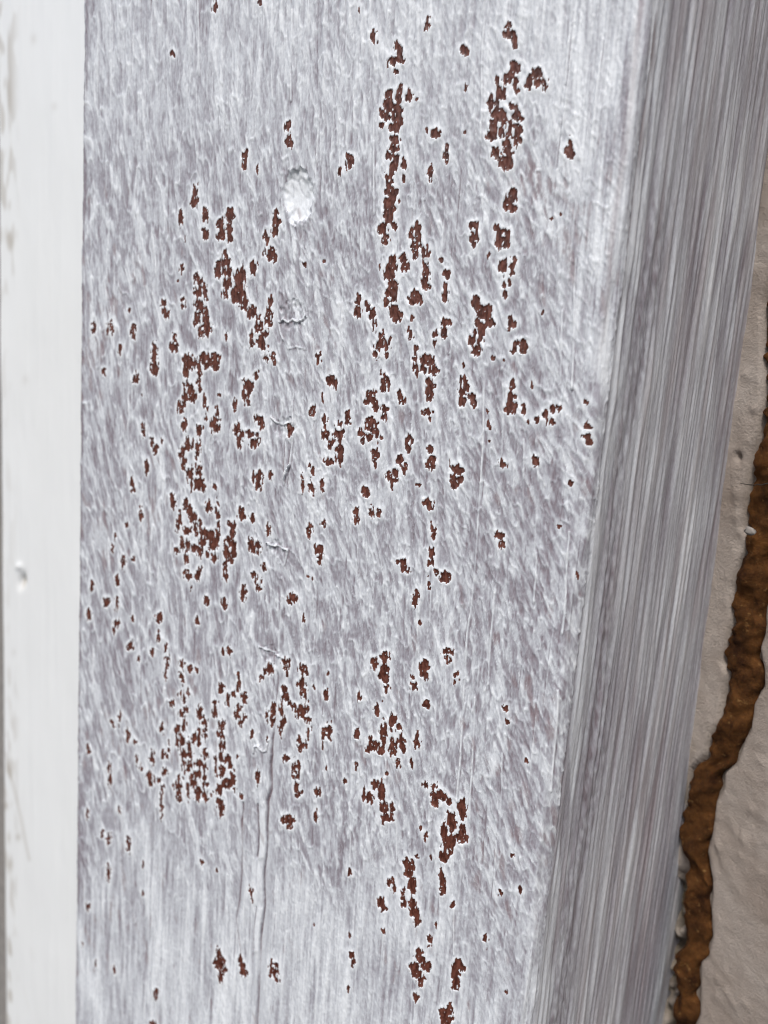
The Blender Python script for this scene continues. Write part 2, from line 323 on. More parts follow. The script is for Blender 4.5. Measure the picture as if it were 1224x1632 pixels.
 (230, 1050, 6.045, [(225,40,30,100),(205,150,20,100),(358,55,45,50),(362,150,40,60),(375,210,18,60),(440,100,35,60),(503,100,35,50),(348,340,35,50),(380,390,25,90),(425,325,18,50),(272,430,35,50),(405,490,40,40),(365,530,50,60),(320,690,38,110),(320,790,35,110),(385,650,45,90),(365,800,35,100),(535,510,35,90),(545,550,45,50),(525,450,18,60),(590,610,55,60),(590,670,40,80),(590,750,40,70),(490,750,35,100),(530,760,30,180),(690,425,35,30),(685,500,40,90),(740,270,50,90),(755,640,60,90),(755,740,30,90),(755,830,40,90),(810,390,40,120),(855,345,45,50),(915,180,30,90),(915,260,40,110),(955,350,50,50),(970,390,35,80),(910,470,50,60),(900,540,50,70),(925,610,45,70),(970,560,35,50),(173,650,22,90),(240,870,20,110),(80,950,40,110),(195,920,60,80),(375,920,45,100),(380,1010,50,90),(400,1090,20,60),(435,850,35,120),(440,930,50,80),(440,1030,30,130),(460,1130,50,60),(590,920,50,80),(530,1010,70,80),(580,1050,50,90),(520,1110,90,60),(580,1150,50,70),(480,1200,50,60),(590,1200,40,50),(520,1270,70,80),(515,1330,35,70),(590,1320,45,90),(690,990,30,140),(745,960,35,90),(810,970,70,80),(830,1020,40,60),(755,1080,60,100),(740,1130,70,50),(765,1200,50,90),(815,1180,60,50),(850,1140,35,100),(860,1190,50,50),(830,1220,60,40),(860,1255,40,40),(345,1160,45,80),(320,1220,70,70),(335,1290,50,80),(345,1340,35,50),(425,1290,30,140),(730,1290,50,80),(705,1240,25,60),(720,1370,70,70),(745,1420,70,80),(745,1490,35,70),(45,1130,35,80),(65,1190,35,60),(100,1150,20,60),(200,1090,50,70),(150,1170,35,50),(180,1240,25,110),(165,1420,25,160),(650,1310,20,40),(705,720,20,40),(895,935,25,30),(1095,1140,30,90),(940,1320,30,30)]),
 (100, 0, 1.0, [(243,13,7,17),(315,2,5,8),(176,85,5,8),(291,265,6,13),(473,19,6,9),(311,270,4,10)]),
]
# Raised hairs of paint (+) and fine splits (-) running with the grain: (amount, [(x, y), ...])
LINES = [
 (1.0, [(911,0),(901,133)]), (0.8, [(773,-30),(768,118),(767,225)]), (1.1, [(918,412),(916,476),(915,535),(911,620)]),
 (0.9, [(897,496),(894,555),(892,610)]), (0.9, [(773,604),(770,714),(765,789),(760,862),(756,914),(752,958),(745,1012),(740,1075),(737,1140)]),
 (1.3, [(741,1120),(737,1143),(734,1207),(729,1276)]), (1.0, [(757,1110),(754,1189),(751,1262),(748,1317)]),
 (1.0, [(802,613),(803,648),(800,723)]), (1.0, [(907,847),(902,920),(896,1010)]), (1.3, [(888,1100),(885,1160),(878,1263)]),
 (0.9, [(788,938),(782,1012),(776,1097)]), (0.7, [(687,938),(685,997)]), (0.8, [(596,180),(596,340)]),
 (0.8, [(635,365),(636,410)]), (0.7, [(542,190),(542,267)]), (0.7, [(572,352),(572,386)]), (0.7, [(316,0),(317,120)]),
 (1.0, [(466,15),(464,100),(464,160)]), (-0.9, [(506,-10),(505,140)]), (-0.8, [(592,60),(586,250)]), (-0.7, [(564,100),(560,230)]),
 (0.9, [(790,1340),(788,1400)]), (0.8, [(724,1447),(722,1520)]), (0.8, [(500,541),(500,620)]), (0.8, [(546,460),(546,660)]),
 (-0.8, [(567,560),(565,660)]), (-0.8, [(439,777),(437,820)]), (-0.9, [(423,915),(421,1000)]), (-0.9, [(453,970),(450,1045)]),
 (-0.7, [(532,1000),(530,1045)]), (0.8, [(584,836),(583,915)]), (-0.7, [(645,930),(640,1140)]), (0.8, [(615,1211),(614,1250),(621,1290)]),
 (0.7, [(632,1290),(632,1372)]), (-0.7, [(371,560),(370,640)]), (0.6, [(245,380),(244,470)]), (-0.5, [(262,380),(262,420)]),
 (0.7, [(177,95),(177,175)]), (0.6, [(560,1290),(556,1400)]), (-0.6, [(510,1310),(508,1390),(514,1425)]), (0.6, [(572,1380),(570,1520)]),
 (0.7, [(656,1500),(655,1632)]), (-0.6, [(566,1400),(563,1640)]), (-0.6, [(690,850),(686,930)]), (0.6, [(800,1200),(797,1320)]),
 (0.6, [(835,700),(833,800)]), (0.6, [(856,880),(850,960)]), (0.6, [(700,960),(696,1010)]), (-0.5, [(820,930),(810,1060)]),
 # torn filler edges along the nail holes
 (1.6, [(446,513),(452,509),(458,514),(466,508),(475,513),(484,509),(487,503)]), (0.9, [(444,480),(442,500),(447,530),(460,556),(472,552),(487,556)]),
 (1.4, [(432,664),(440,672),(452,677),(464,672)]), (1.6, [(466,640),(468,690),(463,740),(452,765)]), (1.6, [(462,742),(455,752),(452,772)]),
 (2.0, [(425,864),(432,868),(441,869),(450,874),(459,876),(455,892),(453,900)]), (2.2, [(414,1030),(421,1034),(430,1036),(440,1041),(450,1047)]),
 (1.8, [(404,1200),(406,1190),(414,1189),(420,1198),(426,1197),(430,1180)]), (-1.2, [(441,870),(438,860)]),
]
CRACK = [  # depth, points: the open split below the lowest nail hole
 (1.0, [(444,1075),(443,1112),(439,1167),(436,1204),(433,1217),(433,1259),(428,1277),(427,1310),(425,1364),(422,1425),(418,1478),(415,1514),(412,1570),(410,1640)]),
 (0.8, [(412,1285),(412,1330),(411,1366)]), (0.8, [(408,1447),(406,1480),(404,1511)]),
 (0.55, [(388,1280),(384,1375),(379,1467),(382,1514),(384,1540)]),
]

# ------------------------------------------------------------------ the painted post
DS, DZ = 0.15, 0.21                      # grid steps in mm
W = BOARD_W * 1000
RL, RR = 0.7, 2.6                        # arris radii
# the right side leaves the front at a slightly obtuse angle
SPLAY = math.radians(14)
SIDE_LEN = 66.0
sdir = np.array([math.sin(SPLAY), math.cos(SPLAY)])        # (x, y) of the side, away from the front
snor = np.array([math.cos(SPLAY), -math.sin(SPLAY)])
z_top = max(to_plane_y(126, 0)[2], to_plane_y(936, 0)[2]) * 1000 + 14
z_bot = min(to_plane_y(126, 1632)[2], to_plane_y(936, 1632)[2]) * 1000 - 14
nz = int((z_top - z_bot) / DZ) + 1
zz = z_top - np.arange(nz) * DZ

# profile: left return, left arris, front, right arris, side
prof = []
for t in np.linspace(28, RL, 4):
    prof.append((0.0, t, -1.0, 0.0))
for a in np.linspace(0, math.pi / 2, 7)[1:-1]:
    prof.append((RL - RL * math.cos(a), RL - RL * math.sin(a), -math.cos(a), -math.sin(a)))
n_left = len(prof)
turn = math.pi / 2 - SPLAY               # the normal swings from (0,-1) to snor
tl = RR * math.tan(turn / 2)
for x in np.arange(RL, W - tl, DS):
    prof.append((x, 0.0, 0.0, -1.0))
n_front_end = len(prof)
cx_, cy_ = W - tl, RR
na = max(4, int(RR * turn / DS))
for a in np.linspace(0, turn, na + 1)[1:]:
    nx, ny = math.sin(a), -math.cos(a)
    prof.append((cx_ + RR * nx, cy_ + RR * ny, nx, ny))
n_arris = n_front_end + na // 2
p0 = np.array(prof[-1][:2])
DSS = 0.24
for t in np.arange(DSS, SIDE_LEN, DSS):
    q = p0 + sdir * t
    prof.append((q[0], q[1], snor[0], snor[1]))
prof = np.array(prof)
ns = len(prof)
shape = (nz, ns)
sarc = np.concatenate([[0], np.cumsum(np.linalg.norm(np.diff(prof[:, :2], axis=0), axis=1))])
P0 = np.zeros((nz, ns, 3))
P0[..., 0] = prof[None, :, 0] / 1000; P0[..., 1] = prof[None, :, 1] / 1000; P0[..., 2] = zz[:, None] / 1000
PX, PY = project(P0)                     # where each point of the surface was measured
XX = np.broadcast_to(prof[None, :, 0], shape)
ZZ = np.broadcast_to(zz[:, None], shape)
step = (DS, DZ)
fr = slice(n_left - 5, n_front_end + na)            # columns of the front incl. arrises

# --- front film
fs = (nz, fr.stop - fr.start)
fx, fz_, fpx, fpy = XX[:, fr], ZZ[:, fr], PX[:, fr], PY[:, fr]


def field(l, angs, seed):
    return [fnoise(fs, step, l, a, seed + i) for i, a in enumerate(angs)]


low1 = fnoise(fs, step, (7, 11), 0, 1)
low2 = fnoise(fs, step, (3.5, 7), 8, 2)
low3 = fnoise(fs, step, (9, 9), 0, 3)
# where the brush ran straight (top and bottom, right edge), where it was dabbed (middle)
straight = np.clip(sstep(330, 90, fpy + 60 * low1) * (0.45 + 0.55 * sstep(620, 860, fpx)) + sstep(1290, 1430, fpy - 0.16 * (fpx - 300) * (fpx > 300) + 35 * low1) * sstep(900, 620, fpx + 40 * low2)
                   + sstep(1480, 1600, fpy + 50 * low2) * 0.8, 0, 1)
edge = sstep(9.0, 1.5, (W - fx) + 1.5 * low2 + 10 * sstep(520, 760, fpy) - 6 * sstep(420, 60, fpy))
edge = np.clip(edge, 0, 1)
lean = np.clip(0.60 + 0.2 * low3 + 0.45 * sstep(500, 850, fpx), 0, 1.3)

A = field((0.36, 1.55), (2, 14, 28), 10)
A2 = field((0.72, 2.7), (-3, 9, 20), 15)
B = field((0.20, 0.85), (-12, 8, 24), 20)
C = field((0.42, 4.5), (0, 3), 30)
D = field((0.14, 6.0), (0, 1.5), 40)
w2 = np.clip(lean - 0.5, 0, 1) * 1.6; w0 = np.clip(0.5 - lean, 0, 1) * 2; w1 = np.clip(1 - np.abs(lean - 0.5) * 2, 0.15, 1)
wn_ = np.sqrt(w0 ** 2 + w1 ** 2 + w2 ** 2)
nA = (A[0] * w0 + A[1] * w1 + A[2] * w2) / wn_
nA2 = (A2[0] * w0 + A2[1] * w1 + A2[2] * w2) / wn_
coarse = sstep(560, 300, fpx + 60 * low2)
nA = (nA * (1 - coarse) + nA2 * coarse) / np.sqrt((1 - coarse) ** 2 + coarse ** 2)
nB = (B[0] * w0 + B[1] * w1 + B[2] * w2) / wn_
lace = np.clip(1 - np.abs(nA) / 0.48, 0, 1) ** 1.2          # thin white ridges round lens-shaped cells
lace2 = np.clip(1 - np.abs(nB) / 0.55, 0, 1)
blot = sstep(-0.75, 1.15, 0.75 * np.roll(nA, 7, 1) + 0.6 * fnoise(fs, step, (0.42, 1.5), 20, 50) + 0.40 * nB)
lane = fnoise(fs, step, (1.8, 26), 0, 51)
milk = sstep(0.5, 1.7, fnoise(fs, step, (2.6, 5.5), 12, 52) + 0.5 * lane)
dab = 0.205 + 0.035 * lane + 0.15 * milk + 0.34 * lace + 0.15 * lace2 * (1 - 0.4 * coarse) + 0.36 * blot + 0.03 * low2 + 0.035 * nB
streak = 0.56 + 0.14 * C[0] + 0.10 * D[0] + 0.05 * C[1] + 0.08 * lace + 0.05 * low2
pores = fnoise(fs, step, (0.10, 0.9), 0, 60)
dab = dab - 0.75 * (gblur(dab, step, 2.6) - dab.mean()) + 0.035
T = dab * (1 - straight) + (0.75 * streak + 0.25 * dab + 0.03) * straight
T = T * (1 - edge) + edge * (0.66 + 0.15 * C[1] + 0.10 * D[1] + 0.05 * low2)
T += 0.03 * low1 * (1 - straight)
T += 0.10 * sstep(300, 60, fpy) + 0.13 * sstep(1290, 1400, fpy + 25 * low2) * sstep(720, 480, fpx) * np.clip(0.7 + 0.4 * lane, 0, 1.3) + 0.06 * sstep(1500, 1600, fpy)
T -= 0.05 * sstep(560, 860, fpx) * sstep(250, 500, fpy) * (1 - edge)
T -= 0.05 * sstep(330, 180, fpx) * sstep(350, 700, fpy)
T -= 0.20 * np.clip(pores - 1.2, 0, 1)
H = 0.13 * lace * (1 - 0.6 * straight) + 0.05 * lace2 + 0.05 * C[0] * (0.4 + straight) + 0.010 * D[0] + 0.012 * nB - 0.02 * np.clip(pores - 1.2, 0, 1.5)
H += 0.012 * low2
# long hairs and checks of the grain, everywhere
hair = np.clip(fnoise(fs, step, (0.12, 13), 0, 61) - 1.75, 0, 1.2) * np.clip(0.6 + 0.5 * fnoise(fs, step, (2, 6), 0, 63), 0, 1.4)
chk = np.clip(fnoise(fs, step, (0.11, 8), 1, 62) - 1.9, 0, 1.2) * np.clip(0.5 + 0.6 * fnoise(fs, step, (2, 5), 0, 64), 0, 1.4)
grn = fnoise(fs, step, (0.13, 3.2), 0, 66)
H += 0.022 * grn; T += 0.035 * grn
H += 0.13 * hair - 0.13 * chk; T += 0.34 * hair - 0.40 * chk
grit = fnoise(fs, step, (0.13, 0.22), 15, 65)
H += 0.009 * grit; T += 0.03 * grit
T -= 0.34 * sstep(1.5, 0.6, fx + 0.2 * low2)  # shadow line along the left arris, painted in as thinner film
bleed = np.clip(0.5 * fnoise(fs, step, (0.6, 1.6), 14, 70) + 0.35 * low1 + 0.4 * sstep(650, 900, fpx) - 0.85, 0, 1) * sstep(150, 330, fpy) * sstep(0.75, 0.25, T) * 0.9
bleed = np.clip(bleed, 0, 0.32)


def cols_rows(px0, px1, py0, py1):
    """index window of the front grid that holds a measured rectangle"""
    c = [to_plane_y(a, b) * 1000 for a in (px0, px1) for b in (py0, py1)]
    xs = [q[0] for q in c]; zs = [q[2] for q in c]
    j0 = np.searchsorted(fx[0], min(xs) - 0.4); j1 = np.searchsorted(fx[0], max(xs) + 0.4)
    i0 = int((z_top - max(zs) - 0.5) / DZ); i1 = int((z_top - min(zs) + 0.5) / DZ) + 1
    return slice(max(i0, 0), max(min(i1, nz), 0)), slice(max(j0, 0), max(min(j1, fs[1]), 0))


# --- bare patches
F = np.full(fs, -9.0, np.float32); SZ = np.full(fs, 2.0, np.float32)
for (ox, oy, sc, lst) in TILES:
    for (cx, cy, w, h) in lst:
        x, y, a, b = ox + cx / sc, oy + cy / sc, 0.5 * w / sc + 0.6, 0.5 * h / sc + 0.8
        win = cols_rows(x - a - 6, x + a + 6, y - b - 6, y + b + 6)
        if win[0].stop <= win[0].start or win[1].stop <= win[1].start:
            continue
        ex, ey = fpx[win] - x, fpy[win] - y
        r = np.sqrt((ex / a) ** 2 + (ey / b) ** 2)
        val = (1 - r) * min(a, b) * 1.25
        SZ[win] = np.where(val > F[win], min(a, b), SZ[win])
        F[win] = np.maximum(F[win], val)
rag = fnoise(fs, step, (0.20, 0.32), 10, 80) * 1.05 + fnoise(fs, step, (0.12, 0.8), 6, 81) * 0.75
bare = sstep(-0.8, 0.8, F + rag * np.clip(0.42 * SZ, 0.55, 1.85) + 0.22)
bare *= (F > -3)
crumb = sstep(1.85, 2.25, fnoise(fs, step, (0.10, 0.12), 0, 82))
bare *= 1 - 0.85 * crumb
near = gblur(bare, step, 0.55)
rim = np.clip(near * 3.2, 0, 1) * (1 - bare)
T += (1.0 - T) * np.clip(rim * 1.1, 0, 0.95)
H += 0.12 * rim - 0.05 * bare + 0.014 * bare * fnoise(fs, step, (0.12, 0.2), 0, 83)
bleed *= (1 - np.clip(rim * 1.5, 0, 1))


# --- hairs, splits, nail holes
def seg_dist(win, pts):
    best = np.full((win[0].stop - win[0].start, win[1].stop - win[1].start), 1e9, np.float32)
    side = np.zeros_like(best)
    x, z = fx[win], fz_[win]
    Q = [to_plane_y(*p)[[0, 2]] * 1000 for p in pts]
    for (a, b) in zip(Q[:-1], Q[1:]):
        d = b - a; L2 = d.dot(d)
        t = np.clip(((x - a[0]) * d[0] + (z - a[1]) * d[1]) / L2, 0, 1)
        qx, qz = x - a[0] - t * d[0], z - a[1] - t * d[1]
        r = np.hypot(qx, qz)
        m = r < best
        best[m] = r[m]; side[m] = qx[m]
    return best, side


wob = fnoise(fs, step, (3, 3), 0, 90)
fade = np.clip(0.9 + 0.4 * fnoise(fs, step, (0.5, 2.2), 0, 91), 0.4, 1.3)
for (amt, pts) in LINES:
    xs = [p[0] for p in pts]; ys = [p[1] for p in pts]
    win = cols_rows(min(xs) - 14, max(xs) + 14, min(ys) - 8, max(ys) + 8)
    if win[0].stop <= win[0].start:
        continue
    r, sd_ = seg_dist(win, pts)
    rsg = np.where(r < 1e8, np.sign(sd_) * r, r) + 0.06 * wob[win]
    r = np.abs(rsg)
    g = np.exp(-(r / 0.115) ** 2) * fade[win] * (1 - bare[win])
    if amt > 0:
        H[win] += 0.24 * amt * g; T[win] += (1.0 - T[win]) * np.clip(g * 1.1 * amt, 0, 1)
        T[win] -= 0.24 * amt * np.exp(-((rsg - 0.27) / 0.11) ** 2) * fade[win] * (1 - bare[win])  # painted shadow down the right flank of each raised hair
    else:
        g = np.exp(-(r / 0.13) ** 2) * fade[win] * (1 - bare[win])
        H[win] += 0.13 * amt * g; T[win] += 0.30 * amt * g
crackid = np.zeros(fs, bool)
wall_r = None
win = cols_rows(365, 462, 1060, 1650)
brk = fnoise(fs, step, (3, 4.5), 0, 94)
cz = np.zeros(fs, np.float32); czs = np.zeros(fs, np.float32)
for k, (dep, pts) in enumerate(CRACK):
    r, sd_ = seg_dist(win, pts)
    rs = np.where(r < 1e8, np.sign(sd_) * r, 9) + 0.16 * wob[win]
    g = np.exp(-(rs / (0.17 + 0.05 * low2[win])) ** 2) * dep * np.clip(0.85 + 0.45 * brk[win], 0.4, 1.2) * (1 - 0.55 * sstep(1505, 1540, fpy[win]))
    cz[win] = np.maximum(cz[win], g)
    if k == 0:
        # the wood left of the split stands proud, the strip right of it has been filled smooth
        lip = np.exp(-((rs + 0.75) / 0.5) ** 2) * (rs < 0.1); flat = sstep(2.6, 0.6, rs) * (rs > 0)
        ln = sstep(1085, 1200, fpy[win])
        H[win] += (0.10 * lip) * ln * np.clip(1 + 0.5 * low2[win], 0.2, 2)
        bead = sstep(-2.3, -1.5, rs) * sstep(-0.25, -0.5, rs) * np.clip(sstep(1285, 1310, fpy[win]) * sstep(1372, 1360, fpy[win]) + sstep(1440, 1455, fpy[win]) * sstep(1522, 1508, fpy[win]) + 0.45 * sstep(1150, 1200, fpy[win]), 0, 1)
        H[win] = H[win] * (1 - 0.7 * bead) + 0.42 * bead * np.clip(1 + 0.25 * low2[win], 0.4, 1.6)
        T[win] += (0.97 - T[win]) * 0.85 * bead * (1 - bare[win])
        T[win] += (0.62 - T[win]) * 0.75 * flat * ln * (1 - bare[win])
        H[win] = H[win] * (1 - 0.8 * flat * ln)
T -= 1.0 * cz * (1 - bare); H -= 0.75 * cz; bleed += 0.40 * cz  # open split darkened; its lines also paint the shadows of the bead's edges
crackid[win] = cz[win] > 0.45

holeid = np.zeros(fs, np.int32)
wr = fnoise(fs, step, (0.30, 0.45), 15, 92); wr2 = fnoise(fs, step, (0.16, 0.28), -20, 93)
HOLES = [(475, 312, 25, 46, 1.0), (467, 503, 23, 26, 0.35), (455, 681, 18, 17, 0.5), (440, 874, 17, 14, 0.3), (432, 1040, 18, 13, 0.3)]
for hi, (x, y, a, b, dep) in enumerate(HOLES):
    win = cols_rows(x - a - 14, x + a + 14, y - b - 14, y + b + 14)
    ex, ey = (fpx[win] - x) / a, (fpy[win] - y) / b
    r = np.sqrt(ex ** 2 + ey ** 2) + 0.055 * wr[win]
    inn = sstep(1.0, 0.86, r)
    if hi == 0:
        bowl = np.clip(1 - r ** 2, 0, 1) ** 0.8
        H[win] = H[win] * (1 - inn) + inn * (-0.06 - 0.85 * bowl + 0.02 * wr[win] * sstep(0.35, 0.9, ey))
        T[win] += (0.98 - T[win]) * inn
        # cracked crust: a few wandering splits in the upper half, a torn lip below
        for pts in ([(472,288),(474,300),(482,312),(488,315)], [(463,292),(464,306),(463,314)], [(472,276),(476,270)], [(455,290),(462,283),(471,288),(477,282)], [(486,290),(491,303)]):
            rr, _ = seg_dist(win, pts)
            g = np.exp(-((rr + 0.03 * wr2[win]) / 0.13) ** 2)
            H[win] -= 0.07 * g; T[win] -= 0.26 * g
        for pts in ([(463,338),(461,346)], [(471,340),(474,352)], [(466,334),(465,343)], [(484,348),(492,343)], [(494,330),(496,338)]):
            rr, _ = seg_dist(win, pts)
            g = np.exp(-((rr + 0.05 * wr2[win]) / 0.2) ** 2)
            H[win] -= 0.12 * g; T[win] -= 0.20 * g
        lipr = np.exp(-((r - 1.03) / 0.09) ** 2)
        H[win] += lipr * (0.09 + 0.05 * wr2[win]) * (0.4 + 0.6 * sstep(-0.3, 0.8, ey)); T[win] += 0.10 * lipr
        lft = np.exp(-((r - 0.97) / 0.05) ** 2) * sstep(-0.35, -0.75, ex)
        H[win] -= 0.12 * lft; T[win] -= 0.25 * lft
    else:
        H[win] += inn * (-dep * 0.55 * np.clip(1 - r ** 2, 0, 1) + (0.055 * wr[win] + 0.045 * wr2[win]))
        T[win] += inn * (0.07 + 0.07 * wr[win] - 0.07 * np.clip(wr2[win], 0, 3)) * (1 - bare[win])
    holeid[win] = np.where((r < 1.0) & (bare[win] < 0.5), hi + 1, holeid[win])
# little crumbs of dried paint
sp = fnoise(fs, step, (0.13, 0.16), 0, 95)
spk = sstep(3.3, 3.9, sp) * (1 - bare)
H += 0.16 * spk; T += 0.30 * spk
T = np.clip(T, 0.02, 1.0)

# --- side film: long strokes along the post
side_c = slice(fr.stop, ns)
ss = (nz, ns - fr.stop)
sst = (DSS, DZ)
sd0 = np.broadcast_to((np.arange(ss[1]) * DSS)[None, :], ss)
spy = PY[:, side_c]
# foreshortening leaves the far half of the side narrow, so strokes there are broad
S1 = fnoise(ss, sst, (1.2, 10), 1.5, 101); S2 = fnoise(ss, sst, (0.45, 7), -1.0, 102); S3 = fnoise(ss, sst, (2.2, 20), 0, 103)
S4 = fnoise(ss, sst, (0.5, 5), -4, 104); SL = fnoise(ss, sst, (6, 14), 0, 105); S5 = fnoise(ss, sst, (0.3, 1.0), 20, 106)
S6 = fnoise(ss, sst, (1.1, 6.5), 5, 107); S7 = fnoise(ss, sst, (0.30, 9), 0.5, 108)
far = sstep(8, 22, sd0)
ST = 0.46 + 0.08 * S1 * (0.5 + 0.7 * far) + 0.07 * S2 + 0.08 * S3 * far + 0.05 * S7 + 0.045 * S4 + 0.05 * SL
ST += 0.10 * np.clip(S4, -1, 2) * sstep(700, 450, spy) * sstep(60, 200, spy) * far
ST -= 0.06 * sstep(1450, 1150, spy) * sstep(1000, 1120, spy)
# thick smear hugging the arris, then a scraped, rough band
smear = sstep(-0.6, 0.6, sd0 + 0.4 * SL) * sstep(5.6, 3.4, sd0 + 1.0 * SL) * sstep(-0.45, 0.35, S6 + 0.35 * SL + 0.9 * sstep(680, 380, spy))
ST += (0.88 + 0.04 * S5 - ST) * 0.85 * smear
scrape = sstep(3.5, 5.5, sd0 + 0.8 * SL) * sstep(14, 9, sd0 + 1.5 * SL) * sstep(200, 420, spy)
ST -= scrape * (0.20 + 0.13 * np.clip(S5, -1, 2) + 0.12 * S4)
dab_s = sstep(0.9, 1.7, S6) * sstep(5, 9, sd0) * sstep(16, 11, sd0) * sstep(900, 500, spy)
ST += 0.30 * dab_s
br_s = sstep(0.6, 1.9, fnoise(ss, sst, (1.6, 7.0), 4, 111)) * sstep(12, 20, sd0 + 2 * SL) * sstep(250, 480, spy) * sstep(900, 640, spy)
ST += 0.22 * br_s
ST -= 0.10 * sstep(450, 650, spy) * np.exp(-(sd0 / 0.5) ** 2) * np.clip(0.6 + S4 * 0.5, 0, 1)
SH = 0.06 * S2 + 0.05 * S1 + 0.05 * S7 + 0.05 * S5 * (0.15 + scrape) + 0.06 * smear + 0.04 * dab_s
SH -= 0.05 * sstep(46, 52, sd0)
ST = np.clip(0.50 + 0.72 * (ST - 0.45), 0.03, 0.95)
Sbleed = np.clip(0.15 + 0.12 * np.clip(fnoise(ss, sst, (1.0, 12), 0, 109), 0, 2) - 0.10 + 0.5 * np.exp(-(sd0 / 0.6) ** 2) * sstep(620, 350, spy), 0, 0.45) * (1 - smear)

# --- assemble
TT = np.full(shape, 0.62, np.float32); HH = np.zeros(shape, np.float32); BB = np.zeros(shape, np.float32); LL = np.zeros(shape, np.float32)
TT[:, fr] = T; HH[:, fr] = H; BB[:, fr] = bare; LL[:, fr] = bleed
TT[:, side_c] = ST; HH[:, side_c] = SH; LL[:, side_c] = Sbleed
LL[:, fr] += 0.38 * np.exp(-((sarc[None, fr] - sarc[n_arris] + 0.9 + 0.3 * low2) / 0.42) ** 2) * sstep(640, 420, fpy) * np.clip(0.6 + 0.5 * low1, 0, 1)
# soften the join of the two films over the arris, and wear it
jo = np.exp(-((sarc - sarc[n_arris]) / 0.9) ** 2)[None, :]
wear = fnoise(shape, step, (0.6, 3.0), 0, 120)
HH = HH * (1 - 0.6 * jo) + jo * (0.07 * wear + 0.20 * fnoise(shape, step, (2, 9), 0, 121) + 0.10 * fnoise(shape, step, (1.2, 2.5), 0, 122))
# thick paint lodged along the corner, broken into runs
run = np.exp(-((sarc[None, :] - sarc[n_arris] - 2.6 - 0.5 * wear) / 0.9) ** 2) * sstep(-0.2, 0.7, fnoise(shape, step, (6, 11), 0, 123) + 0.5 * sstep(700, 300, PY))
TT += (0.93 - TT) * 0.85 * run; HH += 0.16 * run; LL *= 1 - run
HH[:, :n_left - 5] = 0
nrm = np.zeros((1, ns, 3)); nrm[0, :, 0] = prof[:, 2]; nrm[0, :, 1] = prof[:, 3]
V = (P0 + nrm * (HH[..., None] / 1000)).reshape(-1, 3)
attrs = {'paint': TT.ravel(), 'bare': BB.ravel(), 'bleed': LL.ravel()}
Q = grid_quads(nz, ns, flip=True)

# face groups
fid = np.zeros((nz - 1, ns - 1), np.int32)             # 0 front coat, -1 side coat, >0 pieces
fid[:, n_arris:] = -1
fb = np.zeros(shape, bool); fb[:, fr] = bare > 0.5
hb = np.zeros(shape, np.int32); hb[:, fr] = holeid
kb = np.zeros(shape, bool); kb[:, fr] = crackid
cell = lambda a: (a[:-1, :-1].astype(np.int8) + a[1:, :-1] + a[:-1, 1:] + a[1:, 1:]) >= 2
cb = cell(fb); cb[:, n_arris:] = False
# connected patches
idx = np.full(cb.shape, -1, np.int64); ii, jj = np.nonzero(cb); idx[ii, jj] = np.arange(len(ii))
lab = np.arange(len(ii))
pairs = []
for di, dj in ((0, 1), (1, 0), (1, 1), (1, -1)):
    i2, j2 = ii + di, jj + dj
    ok = (i2 < cb.shape[0]) & (j2 < cb.shape[1]) & (j2 >= 0)
    a = np.nonzero(ok)[0]; b = idx[i2[ok], j2[ok]]
    pairs.append(np.stack([a[b >= 0], b[b >= 0]]))
pairs = np.concatenate(pairs, axis=1)
for _ in range(400):
    m = np.minimum(lab[pairs[0]], lab[pairs[1]])
    new = lab.copy()
    np.minimum.at(new, pairs[0], m); np.minimum.at(new, pairs[1], m)
    new = new[new]
    if np.array_equal(new, lab):
        break
    lab = new
ul, inv, cnt = np.unique(lab, return_inverse=True, return_counts=True)
order = np.argsort(-cnt)
rank = np.empty(len(ul), np.int64); rank[order] = np.arange(len(ul))
NP = min(290, int((cnt >= 6).sum()))
rk = rank[inv]
code = np.where(rk < NP, rk + 100, np.where(cnt[inv] >= 4, 50, 0))
fid[ii, jj] = code
hc = np.zeros_like(fid)
for k in range(1, len(HOLES) + 1):
    hc[cell(hb == k)] = k
fid[(fid == 0) & (hc > 0)] = hc[(fid == 0) & (hc > 0)]
kc = cell(kb) & (fid == 0)
fid[kc] = 20
ff = fid.ravel()
print('patches', len(ul), 'kept', NP, 'grid', shape, 'quads', len(Q))

post = bpy.data.objects.new('timber_post', None); COL.objects.link(post)
post['label'] = 'timber post with a thin streaky white coat and brown patches showing through'
post['category'] = 'post'
post.empty_display_size = 0.02
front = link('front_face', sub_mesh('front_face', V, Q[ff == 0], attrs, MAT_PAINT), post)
front['label'] = 'speckled front face with streaky white paint over brown'
side = link('side_face', sub_mesh('side_face', V, Q[ff == -1], attrs, MAT_PAINT), post)
side['label'] = 'shaded side face with long straight grey brush strokes'
srt = np.argsort(ff, kind='stable'); fs_sorted = ff[srt]


def faces_of(k):
    a, b = np.searchsorted(fs_sorted, k), np.searchsorted(fs_sorted, k + 1)
    return Q[srt[a:b]]


for k in range(NP):
    q = faces_of(100 + k)
    if len(q):
        link('bare_patch', sub_mesh('bare_patch', V, q, attrs, MAT_PAINT), front)
q = faces_of(50)
if len(q):
    link('tiny_bare_specks', sub_mesh('tiny_bare_specks', V, q, attrs, MAT_PAINT), front, kind='stuff')
for k in range(1, len(HOLES) + 1):
    q = faces_of(k)
    if len(q):
        o = link('filled_nail_hole', sub_mesh('filled_nail_hole', V, q, attrs, MAT_PAINT), front)
        if k == 1:
            o['label'] = 'deep round hole smeared with smooth white filler'
q = faces_of(20)
if len(q):
    link('crack', sub_mesh('crack', V, q, attrs, MAT_PAINT), front)

